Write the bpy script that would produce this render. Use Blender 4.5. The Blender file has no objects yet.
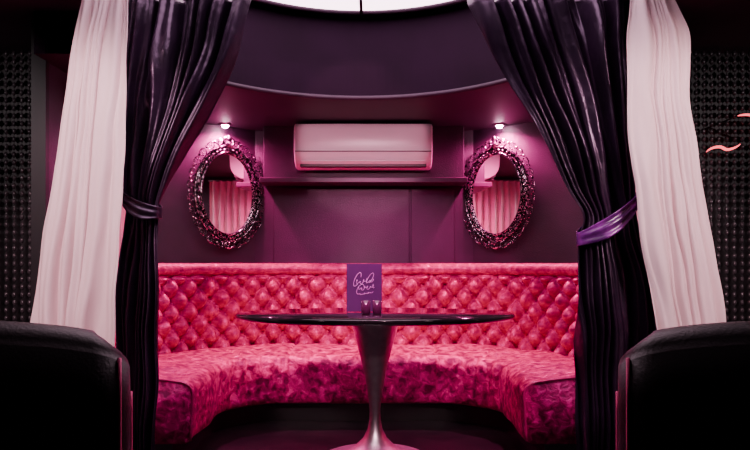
import bpy, bmesh, math, random
from mathutils import Vector, Matrix, noise
random.seed(4)
S=bpy.context.scene
CX=-0.08
pi=math.pi

# ---------------------------------------------------------------- materials
def mat(name, col, rough=0.5, metal=0.0, **kw):
    m=bpy.data.materials.new(name); m.use_nodes=True
    nt=m.node_tree; b=nt.nodes['Principled BSDF']
    b.inputs['Base Color'].default_value=(*col,1)
    b.inputs['Roughness'].default_value=rough
    b.inputs['Metallic'].default_value=metal
    for k,v in kw.items():
        k=k.replace('_',' ')
        b.inputs[k].default_value=v
    return m
def add_noise_color(m, c1, c2, scale=8, detail=4, bump=0.0, lo=0.35, hi=0.65, dist=0.0, bscale=None, bdist=0.01):
    nt=m.node_tree; b=nt.nodes['Principled BSDF']
    tc=nt.nodes.new('ShaderNodeTexCoord')
    n=nt.nodes.new('ShaderNodeTexNoise'); n.inputs['Scale'].default_value=scale
    n.inputs['Detail'].default_value=detail; n.inputs['Distortion'].default_value=dist
    r=nt.nodes.new('ShaderNodeValToRGB')
    r.color_ramp.elements[0].position=lo; r.color_ramp.elements[0].color=(*c1,1)
    r.color_ramp.elements[1].position=hi; r.color_ramp.elements[1].color=(*c2,1)
    nt.links.new(tc.outputs['Object'],n.inputs['Vector'])
    nt.links.new(n.outputs['Fac'],r.inputs['Fac'])
    nt.links.new(r.outputs['Color'],b.inputs['Base Color'])
    if bump:
        n2=n
        if bscale:
            n2=nt.nodes.new('ShaderNodeTexNoise'); n2.inputs['Scale'].default_value=bscale; n2.inputs['Detail'].default_value=3
            nt.links.new(tc.outputs['Object'],n2.inputs['Vector'])
        bp=nt.nodes.new('ShaderNodeBump'); bp.inputs['Strength'].default_value=bump; bp.inputs['Distance'].default_value=bdist
        nt.links.new(n2.outputs['Fac'],bp.inputs['Height']); nt.links.new(bp.outputs['Normal'],b.inputs['Normal'])
    return r
def emis(name,col,st):
    m=mat(name,(0.02,0.02,0.02)); b=m.node_tree.nodes['Principled BSDF']
    b.inputs['Emission Color'].default_value=(*col,1); b.inputs['Emission Strength'].default_value=st
    return m
def velvet_mat(name,dark,midc,hi,scale,lo,h,bump,bd):
    m=mat(name,midc,0.30)
    vb=m.node_tree.nodes['Principled BSDF']
    vb.inputs['Sheen Weight'].default_value=0.15; vb.inputs['Sheen Tint'].default_value=(1,0.02,0.45,1); vb.inputs['Sheen Roughness'].default_value=0.3
    vb.inputs['Specular IOR Level'].default_value=0.9
    vb.inputs['Specular Tint'].default_value=(1,0.14,0.55,1)
    r=add_noise_color(m,dark,hi,scale=scale,detail=6,bump=bump,lo=lo,hi=h,dist=0.45,bdist=bd)
    r.color_ramp.interpolation='EASE'
    e=r.color_ramp.elements.new((lo+h)/2); e.color=(*midc,1)
    nt=m.node_tree; mr=nt.nodes.new('ShaderNodeMapRange'); mr.inputs['From Min'].default_value=lo; mr.inputs['From Max'].default_value=h
    mr.inputs['To Min'].default_value=0.5; mr.inputs['To Max'].default_value=0.25
    nz=[n for n in nt.nodes if n.type=='TEX_NOISE'][0]; nt.links.new(nz.outputs['Fac'],mr.inputs['Value']); nt.links.new(mr.outputs[0],vb.inputs['Roughness'])
    return m
velvet=velvet_mat('crushed_velvet_seat',(0.15,0.0,0.042),(0.48,0.0,0.135),(0.95,0.010,0.33),23,0.36,0.66,0.9,0.016)
velvetb=velvet_mat('crushed_velvet_back',(0.27,0.0,0.076),(0.47,0.0,0.132),(0.76,0.005,0.26),26,0.34,0.70,0.6,0.010)
piping=mat('velvet_piping',(0.42,0.0,0.12),0.4)
wallm=mat('wall_plum_paint',(0.10,0.02,0.06),0.45); add_noise_color(wallm,(0.032,0.0065,0.026),(0.043,0.009,0.035),scale=6,bump=0.25,bscale=180)
trimm=mat('trim_plum',(0.13,0.02,0.09),0.4); add_noise_color(trimm,(0.055,0.011,0.044),(0.068,0.014,0.053),scale=5)
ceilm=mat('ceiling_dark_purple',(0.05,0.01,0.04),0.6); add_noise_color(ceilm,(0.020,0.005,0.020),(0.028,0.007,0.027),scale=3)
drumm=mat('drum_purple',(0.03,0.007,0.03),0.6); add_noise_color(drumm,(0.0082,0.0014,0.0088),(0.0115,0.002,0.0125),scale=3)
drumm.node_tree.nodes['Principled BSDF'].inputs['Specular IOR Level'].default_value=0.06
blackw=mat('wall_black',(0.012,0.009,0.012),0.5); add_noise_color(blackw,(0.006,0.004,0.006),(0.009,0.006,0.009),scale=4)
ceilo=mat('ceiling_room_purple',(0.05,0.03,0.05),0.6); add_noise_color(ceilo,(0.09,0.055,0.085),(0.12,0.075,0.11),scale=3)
floorm=mat('floor_black',(0.01,0.007,0.009),0.3); add_noise_color(floorm,(0.006,0.004,0.006),(0.016,0.008,0.012),scale=5)
dcurt=mat('curtain_black_satin',(0.02,0.012,0.022),0.33)
db=dcurt.node_tree.nodes['Principled BSDF']; db.inputs['Specular Tint'].default_value=(0.9,0.7,1.0,1); db.inputs['Specular IOR Level'].default_value=0.6
add_noise_color(dcurt,(0.006,0.003,0.008),(0.015,0.006,0.019),scale=5,bump=0.4,bscale=22)
ties=mat('tieback_purple_satin',(0.10,0.02,0.13),0.22); add_noise_color(ties,(0.035,0.004,0.06),(0.18,0.02,0.25),scale=14)
pinkdr=mat('reflection_drape_satin',(0.85,0.4,0.5),0.4); add_noise_color(pinkdr,(0.75,0.40,0.5),(0.9,0.52,0.6),scale=6)  # for the added drapes that only the mirrors show
# sheer
wc=bpy.data.materials.new('sheer_white_voile'); wc.use_nodes=True; nt=wc.node_tree; nt.nodes.clear()
o=nt.nodes.new('ShaderNodeOutputMaterial'); d=nt.nodes.new('ShaderNodeBsdfDiffuse'); t=nt.nodes.new('ShaderNodeBsdfTranslucent')
tr=nt.nodes.new('ShaderNodeBsdfTransparent'); m1=nt.nodes.new('ShaderNodeMixShader'); m2=nt.nodes.new('ShaderNodeMixShader')
nz=nt.nodes.new('ShaderNodeTexNoise'); nz.inputs['Scale'].default_value=6
rp=nt.nodes.new('ShaderNodeValToRGB'); rp.color_ramp.elements[0].color=(0.88,0.72,0.75,1); rp.color_ramp.elements[1].color=(0.95,0.82,0.84,1)
nt.links.new(nz.outputs['Fac'],rp.inputs['Fac']); nt.links.new(rp.outputs['Color'],d.inputs['Color']); nt.links.new(rp.outputs['Color'],t.inputs['Color'])
m1.inputs[0].default_value=0.25; m2.inputs[0].default_value=0.05
nt.links.new(d.outputs[0],m1.inputs[1]); nt.links.new(t.outputs[0],m1.inputs[2]); nt.links.new(m1.outputs[0],m2.inputs[1]); nt.links.new(tr.outputs[0],m2.inputs[2]); nt.links.new(m2.outputs[0],o.inputs[0])
steel=mat('brushed_steel',(0.8,0.7,0.74),0.36,1.0); add_noise_color(steel,(0.80,0.70,0.74),(0.92,0.84,0.87),scale=30)
tabm=mat('table_black_gloss',(0.012,0.008,0.012),0.06); add_noise_color(tabm,(0.01,0.007,0.01),(0.018,0.01,0.016),scale=6)
leather=mat('black_leather',(0.009,0.007,0.009),0.5); add_noise_color(leather,(0.004,0.003,0.004),(0.007,0.005,0.006),scale=8,bump=0.15,bscale=150)
leather.node_tree.nodes['Principled BSDF'].inputs['Specular IOR Level'].default_value=0.3
pipe=mat('pink_piping',(0.6,0.06,0.2),0.5)
acm=mat('ac_white_plastic',(0.82,0.72,0.74),0.3); add_noise_color(acm,(0.93,0.78,0.84),(0.96,0.81,0.87),scale=3)
acd=mat('ac_vent_dark',(0.08,0.04,0.05),0.5)
framem=mat('mirror_frame_silver',(0.22,0.15,0.18),0.24,0.95); add_noise_color(framem,(0.015,0.010,0.015),(0.95,0.84,0.90),scale=85,lo=0.49,hi=0.62)  # noise ramp paints small highlights into the dark silver
glassm=mat('mirror_glass',(0.97,0.88,0.92),0.02,1.0)
menum=mat('menu_purple_card',(0.09,0.035,0.15),0.5); add_noise_color(menum,(0.045,0.012,0.075),(0.06,0.018,0.095),scale=10)
inkm=mat('menu_script_ink',(0.6,0.45,0.7),0.5)
cupm=mat('votive_dark_glass',(0.06,0.015,0.05),0.15)
beadm=mat('bead_black_gloss',(0.05,0.04,0.048),0.25)
chrome=mat('rod_metal',(0.3,0.25,0.28),0.3,1.0)
bulb=emis('bulb_glow',(1,0.5,0.7),160)
discm=emis('ceiling_light_diffuser',(1,0.66,0.82),7.5)
glare=emis('lamp_reflection_glow',(1,0.10,0.13),3)  # emission standing in for reflected lamp glare

# ---------------------------------------------------------------- helpers
def link(ob,parent=None):
    S.collection.objects.link(ob)
    if parent: ob.parent=parent
    return ob
def empty(name,loc=(0,0,0),rotz=0):
    e=bpy.data.objects.new(name,None); S.collection.objects.link(e); e.location=loc; e.rotation_euler=(0,0,rotz); e.empty_display_size=0.1
    return e
def mesh(name,verts,faces,m,parent=None,smooth=True,loc=None):
    me=bpy.data.meshes.new(name); me.from_pydata([tuple(v) for v in verts],[],faces); me.update()
    bm=bmesh.new(); bm.from_mesh(me); bmesh.ops.recalc_face_normals(bm,faces=bm.faces); bm.to_mesh(me); bm.free()
    for p in me.polygons: p.use_smooth=smooth
    me.materials.append(m)
    ob=bpy.data.objects.new(name,me); link(ob,parent)
    if loc: ob.location=loc
    return ob
def box(name,x0,x1,y0,y1,z0,z1,m,parent=None,bev=0):
    v=[(x,y,z) for x in(x0,x1) for y in(y0,y1) for z in(z0,z1)]
    c=Vector(((x0+x1)/2,(y0+y1)/2,(z0+z1)/2))
    f=[(0,1,3,2),(4,6,7,5),(0,4,5,1),(2,3,7,6),(0,2,6,4),(1,5,7,3)]
    ob=mesh(name,[Vector(p)-c for p in v],f,m,parent,False,c)
    if bev:
        b=ob.modifiers.new('b','BEVEL'); b.width=bev; b.segments=3
    return ob
def grid(name,rows,m,parent=None,closed_u=False,cap=False,smooth=True):
    nv=len(rows); nu=len(rows[0]); V=[p for r in rows for p in r]; F=[]
    for j in range(nv-1):
        for i in range(nu if closed_u else nu-1):
            i2=(i+1)%nu
            F.append((j*nu+i,j*nu+i2,(j+1)*nu+i2,(j+1)*nu+i))
    if cap:
        F.append(tuple(range(nu))); F.append(tuple((nv-1)*nu+i for i in range(nu)))
    return mesh(name,V,F,m,parent,smooth)
def lathe(name,prof,m,parent=None,n=64,c=(0,0),sx=1,sy=1,cap=True):
    rows=[[(c[0]+r*sx*math.cos(2*pi*i/n),c[1]+r*sy*math.sin(2*pi*i/n),z) for i in range(n)] for r,z in prof]
    return grid(name,rows,m,parent,True,cap)
def tube(name,paths,m,parent=None,seg=8):
    """paths: list of (points, radii or r, closed)"""
    V=[];F=[]
    for pts,rad,closed in paths:
        pts=[Vector(p) for p in pts]; n=len(pts); base=len(V)
        for i,p in enumerate(pts):
            if closed: t=pts[(i+1)%n]-pts[i-1]
            else: t=pts[min(i+1,n-1)]-pts[max(i-1,0)]
            t.normalize()
            up=Vector((0,1,0)) if abs(t.y)<0.9 else Vector((1,0,0))
            a=t.cross(up).normalized(); b=t.cross(a).normalized()
            r=rad[i] if isinstance(rad,(list,tuple)) else rad
            for k in range(seg):
                th=2*pi*k/seg; V.append(p+a*math.cos(th)*r+b*math.sin(th)*r)
        for i in range(n if closed else n-1):
            j=(i+1)%n
            for k in range(seg):
                k2=(k+1)%seg
                F.append((base+i*seg+k,base+i*seg+k2,base+j*seg+k2,base+j*seg+k))
        if not closed:
            F.append(tuple(base+k for k in range(seg))); F.append(tuple(base+(n-1)*seg+k for k in range(seg)))
    return mesh(name,V,F,m,parent)
def ball_verts(c,rx,ry,rz,nu=8,nv=5):
    V=[];F=[]
    V.append((c[0],c[1],c[2]+rz))
    for j in range(1,nv):
        ph=pi*j/nv
        for i in range(nu):
            th=2*pi*i/nu; V.append((c[0]+rx*math.sin(ph)*math.cos(th),c[1]+ry*math.sin(ph)*math.sin(th),c[2]+rz*math.cos(ph)))
    V.append((c[0],c[1],c[2]-rz)); L=len(V)-1
    for i in range(nu):
        F.append((0,1+i,1+(i+1)%nu)); F.append((L,1+(nv-2)*nu+(i+1)%nu,1+(nv-2)*nu+i))
    for j in range(nv-2):
        for i in range(nu):
            F.append((1+j*nu+i,1+(j+1)*nu+i,1+(j+1)*nu+(i+1)%nu,1+j*nu+(i+1)%nu))
    return V,F
def balls(name,lst,m,parent=None,nu=8,nv=5):
    V=[];F=[]
    for c,rx,ry,rz in lst:
        v,f=ball_verts(c,rx,ry,rz,nu,nv); b=len(V); V+=v; F+=[tuple(i+b for i in q) for q in f]
    return mesh(name,V,F,m,parent)

# ---------------------------------------------------------------- booth path
BP=[(-1.5,2.9),(-1.5,3.88),(-0.8,4.4),(0.8,4.4),(1.5,3.88),(1.5,2.9)]
POLY=[Vector(p) for p in BP]
def fillet_path(poly,R,step):
    segs=[]; cur=poly[0]
    for i in range(1,len(poly)-1):
        p=poly[i]; d1=(p-poly[i-1]).normalized(); d2=(poly[i+1]-p).normalized()
        ang=math.acos(max(-1,min(1,d1.dot(d2)))); T=R*math.tan(ang/2)
        a=p-d1*T; segs.append(('L',cur,a,d1))
        n=Vector((d1.y,-d1.x)); c=a+n*R   # right-hand side is inward
        segs.append(('A',c,n,ang,R)); cur=p+d2*T
    segs.append(('L',cur,poly[-1],(poly[-1]-cur).normalized()))
    out=[]; s=0
    for g in segs:
        if g[0]=='L':
            L=(g[2]-g[1]).length; k=max(1,int(L/step))
            for i in range(k):
                out.append((g[1]+g[3]*(L*i/k),Vector((g[3].y,-g[3].x)),s+L*i/k))
            s+=L; last=(g[2],Vector((g[3].y,-g[3].x)))
        else:
            c,n,ang,R=g[1:]; L=ang*R; k=max(1,int(L/step))
            for i in range(k):
                th=-ang*i/k
                v=-n; v=Vector((v.x*math.cos(th)-v.y*math.sin(th),v.x*math.sin(th)+v.y*math.cos(th)))
                out.append((c+v*R,-v,s+L*i/k))
            s+=L
    out.append((last[0],last[1],s))
    return out,s
PATH,SL=fillet_path(POLY,0.92,0.010)

# ---------------------------------------------------------------- room shell
CZ=2.17
box('floor',-3.2,3.2,-1.5,4.6,-0.05,0,floorm)
box('wall_rear',-3.2,3.2,-1.6,-1.5,0,2.6,blackw)
box('wall_left',-3.3,-3.2,-1.6,3.45,0,2.6,blackw)
box('wall_right',3.2,3.3,-1.6,3.45,0,2.6,blackw)
box('wall_side_left',-3.2,CX-1.58,3.35,3.4,0,CZ,blackw)
box('wall_side_right',CX+1.58,3.2,3.35,3.4,0,CZ,blackw)
def wallseg(name,a,b,z0,z1,m,th=0.03):
    a=Vector((a[0]+CX,a[1]));b=Vector((b[0]+CX,b[1])); d=(b-a).normalized(); n=Vector((-d.y,d.x))*th
    q=[a,b,b+n,a+n]
    V=[(p.x,p.y,z) for z in(z0,z1) for p in q]
    return mesh(name,V,[(0,1,2,3),(4,5,6,7),(0,1,5,4),(1,2,6,5),(2,3,7,6),(3,0,4,7)],m,None,False)
nm=['wall_booth_left','wall_booth_corner_left','wall_back','wall_booth_corner_right','wall_booth_right']
for i in range(5):
    wallseg(nm[i],POLY[i],POLY[i+1],0,2.16,wallm)
for sg,nn_ in((-1,'left'),(1,'right')):
    a_,b_=sorted((CX+sg*1.531,CX+sg*1.565)); box('wall_outer_'+nn_,a_,b_,2.87,3.36,0,2.16,blackw)
    a_,b_=sorted((CX+sg*1.495,CX+sg*1.531)); box('trim_end_'+nn_,a_,b_,2.87,2.899,0,2.16,blackw)
DC=(CX,2.5)
def holed(name,outer,c,R,z0,z1,m,n=96):
    def ray(th):
        d=Vector((math.cos(th),math.sin(th))); best=1e9
        for i in range(len(outer)):
            a=Vector(outer[i])-Vector(c); b=Vector(outer[(i+1)%len(outer)])-Vector(c); e=b-a
            den=d.x*e.y-d.y*e.x
            if abs(den)<1e-9: continue
            t=(a.x*e.y-a.y*e.x)/den; u=(a.x*d.y-a.y*d.x)/den
            if t>1e-6 and -1e-6<=u<=1+1e-6: best=min(best,t)
        return best
    ths=[2*pi*i/n for i in range(n)]
    for p in outer: ths.append(math.atan2(p[1]-c[1],p[0]-c[0])%(2*pi))
    ths=sorted(set(round(t,6) for t in ths)); rows=[[],[],[],[]]
    for th in ths:
        ro=ray(th); co,si=math.cos(th),math.sin(th)
        rows[0].append((c[0]+R*co,c[1]+R*si,z1)); rows[1].append((c[0]+R*co,c[1]+R*si,z0))
        rows[2].append((c[0]+ro*co,c[1]+ro*si,z0)); rows[3].append((c[0]+ro*co,c[1]+ro*si,z1))
    rows.append(rows[0])
    return grid(name,rows,m,None,True,False,False)
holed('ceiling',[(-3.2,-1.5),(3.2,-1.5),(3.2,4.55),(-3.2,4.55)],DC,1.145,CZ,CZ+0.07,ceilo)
def soffit():
    R=1.07; z0,z1=1.97,CZ-0.002; n=60; yf=2.78
    a0=math.asin((yf-DC[1])/R)
    def arc(R_): return [(DC[0]+R_*math.cos(pi-a0-(pi-2*a0)*i/n),DC[1]+R_*math.sin(pi-a0-(pi-2*a0)*i/n)) for i in range(n+1)]
    inner=arc(R)
    outp=[(CX-1.5,yf)]+[(CX+p[0],p[1]) for p in BP[1:5]]+[(CX+1.5,yf)]
    L=[0]
    for i in range(5): L.append(L[-1]+(Vector(outp[i+1])-Vector(outp[i])).length)
    o=[]
    for k in range(n+1):
        s=L[-1]*k/n
        for i in range(5):
            if s<=L[i+1]+1e-9:
                f=(s-L[i])/(L[i+1]-L[i]); p=Vector(outp[i]).lerp(Vector(outp[i+1]),f); o.append((p.x,p.y)); break
    rows=[[(x,y,z0) for x,y in inner],[(x,y,z0) for x,y in o],[(x,y,z1) for x,y in o],[(x,y,z1) for x,y in inner],[(x,y,z0) for x,y in inner]]
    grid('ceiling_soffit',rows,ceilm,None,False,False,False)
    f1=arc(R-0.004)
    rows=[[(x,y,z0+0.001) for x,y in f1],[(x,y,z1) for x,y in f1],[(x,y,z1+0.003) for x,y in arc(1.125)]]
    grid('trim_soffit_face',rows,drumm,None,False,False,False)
    pts=[(x,y,z0+0.012) for x,y in inner]
    tube('trim_soffit_lip',[(pts,0.014,False)],ceilm,None,10)
soffit()
n=128
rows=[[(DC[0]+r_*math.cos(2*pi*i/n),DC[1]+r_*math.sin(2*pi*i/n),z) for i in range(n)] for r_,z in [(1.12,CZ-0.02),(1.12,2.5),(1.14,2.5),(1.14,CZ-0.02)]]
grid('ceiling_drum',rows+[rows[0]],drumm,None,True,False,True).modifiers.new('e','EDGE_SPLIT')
lathe('ceiling_drum_top',[(0.001,2.505),(1.15,2.505),(1.15,2.54),(0.001,2.54)],ceilm,None,64,DC,cap=False)
cl=empty('ceiling_light',(DC[0],DC[1],2.485))
lathe('diffuser',[(0.001,0.0),(1.03,0.0),(1.03,0.01),(0.001,0.01)],discm,cl,96,(0,0),cap=False)
tube('frame_ring',[([(1.045*math.cos(2*pi*i/96),1.045*math.sin(2*pi*i/96),-0.004) for i in range(96)],0.014,True)],ceilm,cl,8)
for k,a in enumerate([0,60,120]):
    b=box('mullion_%d'%(k+1),-0.009,0.009,-1.03,1.03,-0.02,-0.002,ceilm,cl); b.rotation_euler=(0,0,math.radians(a))
box('trim_1',CX-0.71,CX+0.71,4.25,4.4,1.60,1.97,wallm,None,0.004)
box('trim_2',CX-0.73,CX+0.73,4.20,4.4,1.565,1.60,trimm,None,0.004)
box('trim_3',CX-0.66,CX+0.33,4.375,4.4,0.9,1.545,wallm,None,0.004)
box('trim_4',CX+0.345,CX+0.66,4.375,4.4,0.9,1.545,wallm,None,0.004)
# pleated pink drapes added out of sight to give the mirrors a pink reflection
for k,sg in enumerate((-1,1)):
    e=empty('reflection_drape' if k==0 else 'reflection_drape.001',(0,0,0))
    rows=[]
    for z in [1.02+0.90*j/12 for j in range(13)]:
        rows.append([(CX+sg*(1.465+0.022*math.sin(2*pi*8*i/160)+0.006*math.sin(z*5+i*0.1)),3.10+0.62*i/160,z) for i in range(161)])
    grid('cloth',rows,pinkdr,e)
    tube('rail',[([(CX+sg*1.465,3.09+0.64*i/3,1.925) for i in range(4)],0.01,False)],chrome,e)

# ---------------------------------------------------------------- banquette
sofa=empty('curved_banquette_sofa',(CX,3.6,0))
def P(pn,o,z): 
    q=pn[0]+pn[1]*o; return (q.x,q.y-3.6,z)
mid=SL/2
seams=[mid-0.47,mid+0.47,mid-1.15,mid+1.15]
def seamf(s): return sum(math.exp(-((s-q)/0.010)**2) for q in seams)
tw,thh=0.084,0.082
z_lo,z_hi=0.40,0.925
def tuft(s,z):
    u=(s-mid)/tw; v=(z-0.43)/thh
    a=(u+v)*0.5; b=(u-v)*0.5
    puff=(abs(math.sin(pi*a))*abs(math.sin(pi*b)))**0.65
    da=a-round(a); dbb=b-round(b)
    dip=math.exp(-(da*da+dbb*dbb)/0.022)
    return 0.070*puff-0.034*dip
rows=[]
NZ=84
prof=[]
for j in range(NZ+1):
    z=z_lo+(z_hi-z_lo)*j/NZ; prof.append(('f',0.15-0.02*j/NZ,z))
for j in range(13):
    th=(-0.35*pi)+ (1.35*pi)*j/12
    prof.append(('r',0.118+0.058*math.cos(th),0.957+0.043*math.sin(th)))
prof.append(('r',0.04,0.9)); prof.append(('r',0.03,0.4))
for kind,o_,z in prof:
    row=[]
    for pn in PATH:
        s=pn[2]; o=o_
        if kind=='f':
            fade=min(1,(z_hi-z)/0.03)
            o+=tuft(s,z)*fade-0.02*seamf(s)
            o+=0.008*noise.noise(Vector((s*11,z*11,3.3)))*fade
        else:
            w=0.003*noise.noise(Vector((s*14,z*9,0)))
            o+=w-0.006*seamf(s)
        row.append(P(pn,o,z))
    rows.append(row)
nv=len(rows); nu=len(rows[0])
V=[p for r_ in rows for p in r_]; F=[(j*nu+i,j*nu+i+1,(j+1)*nu+i+1,(j+1)*nu+i) for j in range(nv-1) for i in range(nu-1)]
F.append(tuple(j*nu for j in range(nv))); F.append(tuple(j*nu+nu-1 for j in range(nv)))
mesh('tufted_backrest',V,F,velvetb,sofa)
bl=[]
def at(s):
    i=min(range(len(PATH)),key=lambda k:abs(PATH[k][2]-s)); return PATH[i]
ku=int(SL/tw/2)
for i in range(-ku,ku+1):
    for j in range(0,8):
        if (i+j)%2: continue
        z=0.43+j*thh; s=mid+i*tw
        if z<0.46 or z>0.91 or s<0.03 or s>SL-0.03: continue
        q=P(at(s),0.15-0.02*(z-z_lo)/(z_hi-z_lo)-0.022,z); bl.append((q,0.010,0.010,0.010))
balls('buttons',bl,velvetb,sofa,8,6)
sp=[]
for k in range(10): sp.append((0.14+0.48*k/9,0.425+0.022*math.sin(pi*k/9)))
for k in range(1,9):
    th=pi/2-pi/2*k/8; sp.append((0.625+0.075*math.cos(th),0.365+0.06*math.sin(th)))
for k in range(1,7): sp.append((0.70-0.012*k/6,0.365-0.225*k/6))
sp+= [(0.66,0.125),(0.14,0.125)]
rows=[]
for k,(o_,z_) in enumerate(sp):
    row=[]
    for pn in PATH:
        s=pn[2]
        nn=noise.noise(Vector((s*5,o_*6,z_*6)))*0.016 if 0<k<len(sp)-2 else 0
        g=seamf(s)*0.016 if k<len(sp)-2 else 0
        if k<10: o=o_; z=z_+nn-g
        else: o=o_+nn-g; z=z_
        row.append(P(pn,o,z))
    rows.append(row)
nv=len(rows); V=[p for r_ in rows for p in r_]
F=[(j*nu+i,j*nu+i+1,((j+1)%nv)*nu+i+1,((j+1)%nv)*nu+i) for j in range(nv) for i in range(nu-1)]
F.append(tuple(j*nu for j in range(nv))); F.append(tuple(j*nu+nu-1 for j in range(nv)))
mesh('seat_cushion',V,F,velvet,sofa)
for nm_,pn in(('end_piping_1',PATH[0]),('end_piping_2',PATH[-1])):
    pts=[P(pn,o,z) for o,z in sp[:-2]]
    tube(nm_,[(pts,0.006,False)],piping,sofa,6)
rows=[[P(pn,o,z) for pn in PATH] for o,z in[(0.03,0.0),(0.60,0.0),(0.60,0.125),(0.03,0.125),(0.03,0.0)]]
V=[p for r_ in rows[:4] for p in r_]
F=[(j*nu+i,j*nu+i+1,((j+1)%4)*nu+i+1,((j+1)%4)*nu+i) for j in range(4) for i in range(nu-1)]
F+=[tuple(j*nu for j in range(4)),tuple(j*nu+nu-1 for j in range(4))]
mesh('plinth',V,F,blackw,sofa,False)

# ---------------------------------------------------------------- table
tb=empty('pedestal_table',(0,3.0,0))
lathe('table_top',[(0.001,0.722),(0.955,0.722),(0.985,0.728),(1,0.737),(0.995,0.747),(0.985,0.75),(0.001,0.75)],tabm,tb,128,(0,0),0.695,0.37,False)
prof=[(0.001,0.0),(0.285,0.0),(0.29,0.008),(0.28,0.018),(0.23,0.03),(0.16,0.052),(0.10,0.085),(0.06,0.125),(0.038,0.17),(0.028,0.22),(0.027,0.26),(0.032,0.32),(0.042,0.39),(0.056,0.46),(0.073,0.53),(0.092,0.60),(0.112,0.67),(0.126,0.715),(0.13,0.7215),(0.001,0.7215)]
lathe('pedestal',prof,steel,tb,72,(0,0),cap=False)

mn=empty('menu_card',(-0.055,3.07,0.751)); 
box('card',-0.09,0.09,-0.003,0.003,0.0,0.245,menum,mn,0.001)
box('back_leaf',-0.09,0.09,0.05,0.056,0.0,0.235,menum,mn,0.001).rotation_euler=(math.radians(10),0,0)
def squig(cx,cz,w,h,n,ph):
    return [(cx+w*(i/40-0.5)+0.006*math.sin(n*2*pi*i/40*1.0+ph+1),-0.0045,cz+h*math.sin(n*2*pi*i/40+ph)*(0.5+0.5*math.sin(i*0.5+ph))+0.012*i/40) for i in range(41)]
def loop(cx,cz,rx,rz,tilt,a0=0,a1=2*pi):
    return [(cx+rx*math.cos(a0+(a1-a0)*i/24)+tilt*rz*math.sin(a0+(a1-a0)*i/24),-0.0045,cz+rz*math.sin(a0+(a1-a0)*i/24)) for i in range(25)]
tube('script_lettering',[(squig(-0.0,0.150,0.085,0.015,5,0.4),0.0014,False),(squig(0.012,0.118,0.08,0.013,5.5,2.0),0.0013,False),
   (loop(-0.035,0.165,0.014,0.035,0.4,0.3,5.6),0.0018,False),(loop(0.03,0.170,0.012,0.028,0.5,-1,4.2),0.0014,False),(loop(-0.02,0.115,0.016,0.025,0.4,0.5,5.2),0.0014,False),
   (squig(0.01,0.088,0.06,0.004,6,1.0),0.0009,False)],inkm,mn,5)
wax=mat('wax_purple',(0.25,0.05,0.2),0.4)
for i,x in enumerate((-0.045,0.01)):
    v=empty('votive_holder' if i==0 else 'votive_holder.001',(x,2.93,0.751))
    lathe('cup',[(0.001,0),(0.018,0),(0.021,0.004),(0.024,0.065),(0.022,0.065),(0.018,0.012),(0.001,0.012)],cupm,v,24,cap=False)
    lathe('candle',[(0.001,0.0125),(0.016,0.0125),(0.017,0.03),(0.001,0.031)],wax,v,20,cap=False)

# ---------------------------------------------------------------- air conditioner
ac=empty('air_conditioner',(CX,4.25,1.655))
pr=[(0,0.0),(0,0.29)]
pr+=[(-0.03,0.298),(-0.14,0.298),(-0.17,0.292),(-0.19,0.275),(-0.198,0.25),(-0.203,0.18),(-0.2,0.11),(-0.19,0.075),(-0.165,0.04),(-0.12,0.012),(-0.08,0.0)]
W=0.47
rows=[]
for xx,sc in [(-W,0.9),(-W+0.006,0.97),(-W+0.02,1.0)]+[(-W+0.02+ (2*W-0.04)*k/6,1.0) for k in range(1,6)]+[(W-0.02,1.0),(W-0.006,0.97),(W,0.9)]:
    rows.append([(xx,y*sc-0.0,0.149+(z-0.149)*(0.5+0.5*sc)) for y,z in pr])
a=grid('body',rows,acm,ac,True,True)
a.modifiers.new('e','EDGE_SPLIT').split_angle=math.radians(40)
box('front_panel_seam',-W+0.01,W-0.01,-0.2055,-0.19,0.098,0.102,acd,ac)
fl=box('louver_flap',-W+0.05,W-0.05,-0.02,0.02,-0.003,0.003,acm,ac,0.002); fl.location=(0,-0.165,0.028); fl.rotation_euler=(math.radians(-38),0,0)
box('outlet',-W+0.04,W-0.04,-0.16,-0.085,0.004,0.02,acd,ac)
box('display',W-0.16,W-0.10,-0.2045,-0.195,0.13,0.14,acm,ac)

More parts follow.
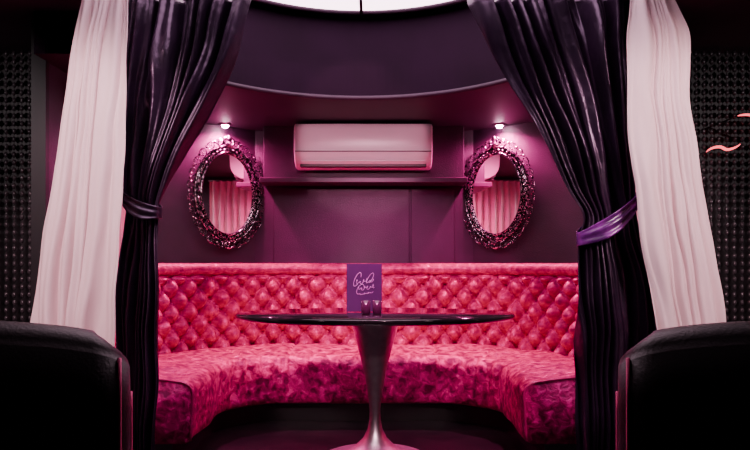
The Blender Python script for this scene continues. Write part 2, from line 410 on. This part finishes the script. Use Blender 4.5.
# ---------------------------------------------------------------- mirrors
KX,KZ=0.94,1.0
def mirror(name,x,y,rot):
    m=empty(name,(x,y,1.486),rot)
    def E(a,b,th,yy=0): return (a*KX*math.cos(th),yy,b*KZ*math.sin(th))
    N=72
    V=[(0,-0.015,0)]+[E(0.218,0.288,2*pi*i/N,-0.015) for i in range(N)]
    mesh('mirror_glass',V,[(0,1+i,1+(i+1)%N) for i in range(N)],glassm,m,False)
    rows=[[E(a,b,2*pi*i/N,yy) for i in range(N)] for a,b,yy in[(0.215,0.285,0),(0.215,0.285,-0.02),(0.262,0.332,-0.02),(0.267,0.337,0)]]
    grid('back_plate',rows,framem,m,True,False)
    ps=[([E(0.218,0.288,2*pi*i/N,-0.025) for i in range(N)],0.009,True),([E(0.262,0.332,2*pi*i/N,-0.024) for i in range(N)],0.008,True)]
    K=26
    for k in range(K):
        th=2*pi*(k+0.5)/K
        c=Vector(E(0.262,0.332,th,-0.022)); o=Vector((math.cos(th)*0.33,0,math.sin(th)*0.27)).normalized(); tt=Vector((-o.z,0,o.x))
        for sg in(-1,1):
            pts=[]; rad=[]
            for q in range(13):
                f=q/12; an=f*1.75*pi; rr=0.026*(1-0.55*f)
                pts.append(c+o*(0.012+0.027-rr*math.cos(an))+tt*sg*(rr*math.sin(an)+0.004)); rad.append(0.0042*(1-0.4*f))
            ps.append((pts,rad,False))
    for sg,hh in((1,0.075),(-1,0.055)):
        for sx in(-1,1):
            for (ox,sc) in((0.0,1),(0.05,0.75)):
                pts=[];rad=[]
                for q in range(17):
                    f=q/16; an=f*1.9*pi; rr=hh*0.5*sc*(1-0.6*f)
                    pts.append((sx*(ox+0.006+rr*math.sin(an)),-0.026,sg*(0.335*KZ+hh*0.5*sc-rr*math.cos(an)-(ox*0.3)))); rad.append(0.008*(1-0.5*f)*sc)
                ps.append((pts,rad,False))
        ps.append(([(0,-0.026,sg*(0.335*KZ+hh*q/6)) for q in range(7)],[0.013,0.017,0.013,0.01,0.014,0.009,0.003],False))
    tube('scroll_frame',ps,framem,m,7)
    bs=[]
    for i in range(44):
        th=2*pi*i/44; bs.append((E(0.240,0.310,th,-0.028),0.0085,0.009,0.0085))
    for i in range(K):
        th=2*pi*i/K; bs.append((E(0.310,0.375,th,-0.02),0.010,0.009,0.010))
    balls('beading',bs,framem,m,8,6)
    box('wall_cleat',-0.05,0.05,0.0,0.032,-0.04,0.04,blackw,m)
TH=math.atan2(0.52,0.7); TM=TH+math.radians(5)
mirror('ornate_oval_mirror',-1.0655+0.035*math.sin(TH),4.262-0.035*math.cos(TH),TM)
mirror('ornate_oval_mirror.001',0.884-0.035*math.sin(TH),4.278-0.035*math.cos(TH),-TM)

for i,(x,y) in enumerate(((-1.045,4.185),(0.87,4.195))):
    e=empty('ceiling_spotlight' if i==0 else 'ceiling_spotlight.001',(x,y,1.97))
    lathe('bezel',[(0.022,-0.001),(0.042,-0.001),(0.042,-0.008),(0.03,-0.012),(0.022,-0.010)],chrome,e,32,cap=False)
    lathe('bulb',[(0.001,-0.028),(0.014,-0.026),(0.024,-0.014),(0.024,-0.001)],bulb,e,24,cap=False)
    L=bpy.data.lights.new('spot','SPOT'); L.energy=190; L.color=(1,0.09,0.42); L.spot_size=math.radians(164); L.spot_blend=0.9; L.shadow_soft_size=0.03
    lo=bpy.data.objects.new('lamp',L); link(lo,e); lo.location=(0,0,-0.035)

# ---------------------------------------------------------------- curtains
def interp(tab,z):
    if z>=tab[0][0]: return tab[0][1:]
    if z<=tab[-1][0]: return tab[-1][1:]
    for i in range(len(tab)-1):
        a,b=tab[i],tab[i+1]
        if a[0]>=z>=b[0]:
            p0=tab[max(i-1,0)]; p3=tab[min(i+2,len(tab)-1)]
            f=(a[0]-z)/(a[0]-b[0]); res=[]
            for k in range(1,len(a)):
                m1=(b[k]-p0[k])/max(1e-6,(p0[0]-b[0]))*(a[0]-b[0]); m2=(p3[k]-a[k])/max(1e-6,(a[0]-p3[0]))*(a[0]-b[0])
                h=f
                res.append((2*h**3-3*h*h+1)*a[k]+(h**3-2*h*h+h)*m1+(-2*h**3+3*h*h)*b[k]+(h**3-h*h)*m2)
            return res
def curtain(name,tab,y0,m,nf,seed,amp,parent,z0=0.01,z1=2.145):
    NU=260;NV=130; rows=[]
    rnd=random.Random(seed); ph=[rnd.uniform(0,6.28) for _ in range(6)]
    for j in range(NV+1):
        z=z1+(z0-z1)*j/NV; xl,xr=interp(tab,z); w=xr-xl; row=[]
        A=amp*min(1.0,0.35+w/0.45*0.65)
        for i in range(NU+1):
            u=i/NU
            q=u+0.07*math.sin(2*pi*u*1.3+ph[0])+0.035*math.sin(z*2.4+ph[1]+u*5)+0.06*noise.noise(Vector((u*4,z*1.4,seed*3)))
            f=math.sin(2*pi*nf*q+ph[2]); f=math.copysign(abs(f)**0.85,f)
            g=math.sin(2*pi*nf*2.3*q+ph[3]+z*1.2)
            nn=noise.noise(Vector((u*6+seed,z*3,seed)))
            am=0.75+0.8*noise.noise(Vector((u*3,z*0.9,seed+7)))
            y=y0+A*(0.75*f*am+0.22*g+0.7*nn)
            x=xl+w*u+ (w/nf)*0.10*math.cos(2*pi*nf*q+ph[2])*math.sin(pi*u) + 0.010*noise.noise(Vector((seed,z*5,u*3)))
            row.append((x,y,z))
        rows.append(row)
    ob=grid(name,rows,m,parent)
    s=ob.modifiers.new('s','SOLIDIFY'); s.thickness=0.003
    return ob
def T(l,dx=-0.017): return [(z,a+dx,b+dx) for z,a,b in l]
dl=T([(2.118,-1.065,-.514),(1.905,-1.07,-.578),(1.693,-1.07,-.676),(1.48,-1.074,-.80),(1.31,-1.06,-.888),(1.238,-1.045,-.914),(1.16,-1.055,-.91),(.843,-1.088,-.905),(.25,-1.10,-.915),(0,-1.10,-.915)])
dr=T([(2.118,.42,1.143),(1.905,.514,1.135),(1.693,.633,1.126),(1.48,.752,1.122),(1.31,.837,1.13),(1.204,.905,1.13),(1.098,.888,1.15),(.963,.878,1.20),(.843,.875,1.225),(.63,.88,1.24),(.25,.888,1.22),(0,.888,1.22)])
wl=T([(2.043,-1.146,-.956),(1.647,-1.222,-.968),(1.25,-1.281,-.98),(.774,-1.361,-1.004),(0,-1.43,-1.04)])
wr=T([(2.1,1.03,1.17),(2.0,1.03,1.22),(1.9,1.025,1.262),(1.647,1.02,1.268),(1.25,1.06,1.33),(.774,1.127,1.412),(0,1.186,1.50)])
c1=empty('black_drape_curtain',(0,0,0)); curtain('cloth',dl,2.57,dcurt,6,1,0.06,c1)
c2=empty('black_drape_curtain.001',(0,0,0)); curtain('cloth',dr,2.57,dcurt,7,5,0.06,c2)
c3=empty('sheer_white_curtain',(0,0,0)); curtain('cloth',wl,2.38,wc,5,9,0.035,c3)
c4=empty('sheer_white_curtain.001',(0,0,0)); curtain('cloth',wr,2.38,wc,5,13,0.035,c4)
def tie(parent,xa,za,xb,zb,h,purple):
    rows=[]; n=64
    cx=(xa+xb)/2; rx=(xb-xa)/2
    for v in range(11):
        row=[]
        for i in range(n):
            th=2*pi*i/n; x=cx+rx*math.cos(th); f=(x-xa)/(xb-xa)
            sag=-0.025*math.sin(pi*f) if math.sin(th)<0 else 0.0
            z=za+(zb-za)*f+sag+h*(v/10-0.5)*(0.7+0.35*math.sin(pi*f))
            y=2.57+ (0.074+0.006*math.sin(v*1.3+th*1.5))*math.sin(th)
            row.append((x,y,z))
        rows.append(row)
    ob=grid('tieback',rows,ties if purple else dcurt,parent,True)
    s=ob.modifiers.new('s','SOLIDIFY'); s.thickness=0.004
tie(c1,-1.085,1.29,-0.915,1.215,0.07,False)
tie(c2,0.865,1.10,1.125,1.275,0.085,True)
rd=empty('curtain_rod',(0,2.57,2.155)); tube('rod',[([(-1.9+3.8*i/4,0,0) for i in range(5)],0.009,False)],chrome,rd)
rd=empty('curtain_rod.001',(0,2.38,2.155)); tube('rod',[([(-1.9+3.8*i/4,0,0) for i in range(5)],0.009,False)],chrome,rd)

# ---------------------------------------------------------------- bead screens
def beads(name,x0,x1,y):
    V=[];F=[]; nx=int((x1-x0)/0.042); 
    tv,tf=ball_verts((0,0,0),0.0135,0.009,0.0165,6,4)
    for i in range(nx):
        x=x0+(i+0.5)*0.042
        for j in range(52):
            z=0.03+j*0.042
            if z>2.14: break
            b=len(V); jx=random.uniform(-.002,.002)
            V+=[(x+a[0]+jx,y+a[1],z+a[2]) for a in tv]; F+=[tuple(k+b for k in q) for q in tf]
    e=empty(name,(0,0,0)); mesh('beads',V,F,beadm,e)
    tube('threads',[([(x0+(i+0.5)*0.042,y,0.01),(x0+(i+0.5)*0.042,y,CZ-0.005)],0.0015,False) for i in range(nx)],beadm,e,4)
beads('bead_curtain',-2.6,CX-1.58,3.24)
beads('bead_curtain.001',CX+1.58,2.6,3.24)

def glareob(name,pts):  # glowing squiggle drawn in place of a lamp reflection; its mount is invented
    e=empty(name,(0,0,0)); tube('tube',[(pts,[0.002+0.006*math.sin(pi*i/(len(pts)-1)) for i in range(len(pts))],False)],glare,e,8)
    p=pts[0]; tube('glare_mount',[([(p[0],p[1],p[2]),(p[0],3.35,p[2])],0.004,False)],chrome,e,6)
def sq(x0,x1,z0,z1,am,n): return [(x0+(x1-x0)*i/30,3.16+0.01*math.sin(i*.4),z0+(z1-z0)*i/30+am*math.sin(2*pi*n*i/30)) for i in range(31)]
glareob('lamp_reflection',sq(1.745,1.92,1.585,1.625,0.014,1.0))
glareob('lamp_reflection.001',sq(1.91,2.10,1.775,1.745,0.014,1.0))
glareob('lamp_reflection.002',sq(-1.80,-1.72,1.55,1.53,0.004,1.0))

# ---------------------------------------------------------------- tub chairs
def chair(name,loc,rot):
    e=empty(name,loc,rot)   # faces +Y, back toward -Y
    w,dp=0.42,0.36
    pts=[]
    rc=0.07
    def addline(a,b,n):
        for i in range(n): pts.append((a[0]+(b[0]-a[0])*i/n,a[1]+(b[1]-a[1])*i/n))
    def arc(c,r_,a0,a1,n):
        for i in range(n): a=a0+(a1-a0)*i/n; pts.append((c[0]+r_*math.cos(a),c[1]+r_*math.sin(a)))
    addline((-w,dp),(-w,-dp+rc),14); arc((-w+rc,-dp+rc),rc,pi,1.5*pi,12); 
    addline((-w+rc,-dp),(w-rc,-dp),24); arc((w-rc,-dp+rc),rc,1.5*pi,2*pi,12); addline((w,-dp+rc),(w,dp),14); pts.append((w,dp))
    N=len(pts); rows=[]; th_=0.10
    tops=[]; 
    for i,(x,y) in enumerate(pts):
        a=Vector(pts[max(i-1,0)]); b=Vector(pts[min(i+1,N-1)]); t=(b-a).normalized(); nrm=Vector((-t.y,t.x))
        fy=(y+dp)/(2*dp)
        h=0.895-0.045*(abs(x)/w)**2.0-0.02*(abs(x)/w)**10-0.20*(fy**1.2)
        tops.append((x,y,h,nrm))
        p=Vector((x,y)); ring=[]
        ring.append((*p,0.12))
        for k in range(1,8): ring.append((*(p),0.12+(h-0.04-0.12)*k/7))
        for k in range(0,9):
            an=pi-pi*k/8
            q=p+nrm*(th_/2+th_/2*math.cos(an)); ring.append((*q,h-0.04+0.04*math.sin(an)))
        q=p+nrm*th_; ring.append((*q,0.12))
        rows.append(ring)
    grid('shell',rows,leather,e,True,True)
    ps=[]
    for idx in (14+6,14+12+24+6,0,N-1):
        x,y,h,nr=tops[idx]
        ps.append(([(x-nr.x*0.002,y-nr.y*0.002,0.13+(h-0.035-0.13)*k/8) for k in range(9)],0.004,False))
    tube('piping',ps,pipe,e,6)
    box('seat_cushion',-0.315,0.315,-0.25,0.37,0.26,0.45,leather,e,0.04)
    box('seat_base',-0.318,0.318,-0.255,0.35,0.12,0.26,leather,e,0.01)
    for i,(x,y) in enumerate(((-.33,-.26),(.33,-.26),(-.36,.3),(.36,.3))):
        lathe('leg_%d'%(i+1),[(0.015,0.0),(0.024,0.12)],blackw,e,16,(x,y))
chair('tub_chair',(-1.025,1.40,0),math.radians(22))
chair('tub_chair.001',(1.02,1.40,0),math.radians(-22))

# ---------------------------------------------------------------- lights
def spot(name,loc,tgt,en,col,size,soft=0.12,blend=0.6):
    e=empty(name,loc)
    d=(Vector(tgt)-Vector(loc)).normalized()
    L=bpy.data.lights.new('l','SPOT'); L.energy=en; L.color=col; L.spot_size=math.radians(size); L.spot_blend=blend; L.shadow_soft_size=soft
    o=bpy.data.objects.new('lamp',L); link(o,e); o.rotation_euler=d.to_track_quat('-Z','Y').to_euler(); o.location=d*0.05
    tube('housing',[([(-d*0.09)[:],(-d*0.05)[:],(d*0.02)[:]],[0.02,0.045,0.045],False)],blackw,e,16)
spot('offscreen_spotlight',(-1.3,0.9,2.04),(-1.2,2.38,1.3),215,(1,0.62,0.68),50)
spot('offscreen_spotlight.001',(1.3,0.9,2.04),(1.2,2.38,1.3),215,(1,0.62,0.68),50)
spot('offscreen_spotlight.002',(0,2.0,2.08),(0,4.2,0.36),260,(1,0.09,0.50),58,0.05)
spot('offscreen_spotlight.003',(CX,1.3,2.04),(CX,4.05,1.84),140,(1,0.44,0.60),20,0.03,0.35)  # unseen spot added to brighten the air conditioner
spot('offscreen_spotlight.004',(0.25,0.6,2.04),(0.0,3.0,0.30),150,(1,0.55,0.68),13,0.03,0.5)  # unseen narrow spot added to lift the table pedestal
spot('offscreen_spotlight.005',(-2.6,1.7,2.04),(-2.0,3.24,1.2),26,(1,0.8,0.85),75,0.03,0.5)  # unseen spot added to bring out the left bead screen
spot('offscreen_spotlight.006',(2.6,1.7,2.04),(2.0,3.24,1.2),26,(1,0.8,0.85),75,0.03,0.5)  # same added lamp, out of view, for the right bead screen
w=bpy.data.worlds.new('World'); S.world=w; w.use_nodes=True
w.node_tree.nodes['Background'].inputs[0].default_value=(0.02,0.01,0.018,1); w.node_tree.nodes['Background'].inputs[1].default_value=0.3

# ---------------------------------------------------------------- camera
cd=bpy.data.cameras.new('camera'); cam=bpy.data.objects.new('camera',cd); S.collection.objects.link(cam)
cam.location=(0,0,1.0); cam.rotation_euler=(pi/2,0,0); cd.lens=28.8; cd.sensor_width=36; cd.shift_y=0.0507; cd.clip_start=0.05
S.camera=cam
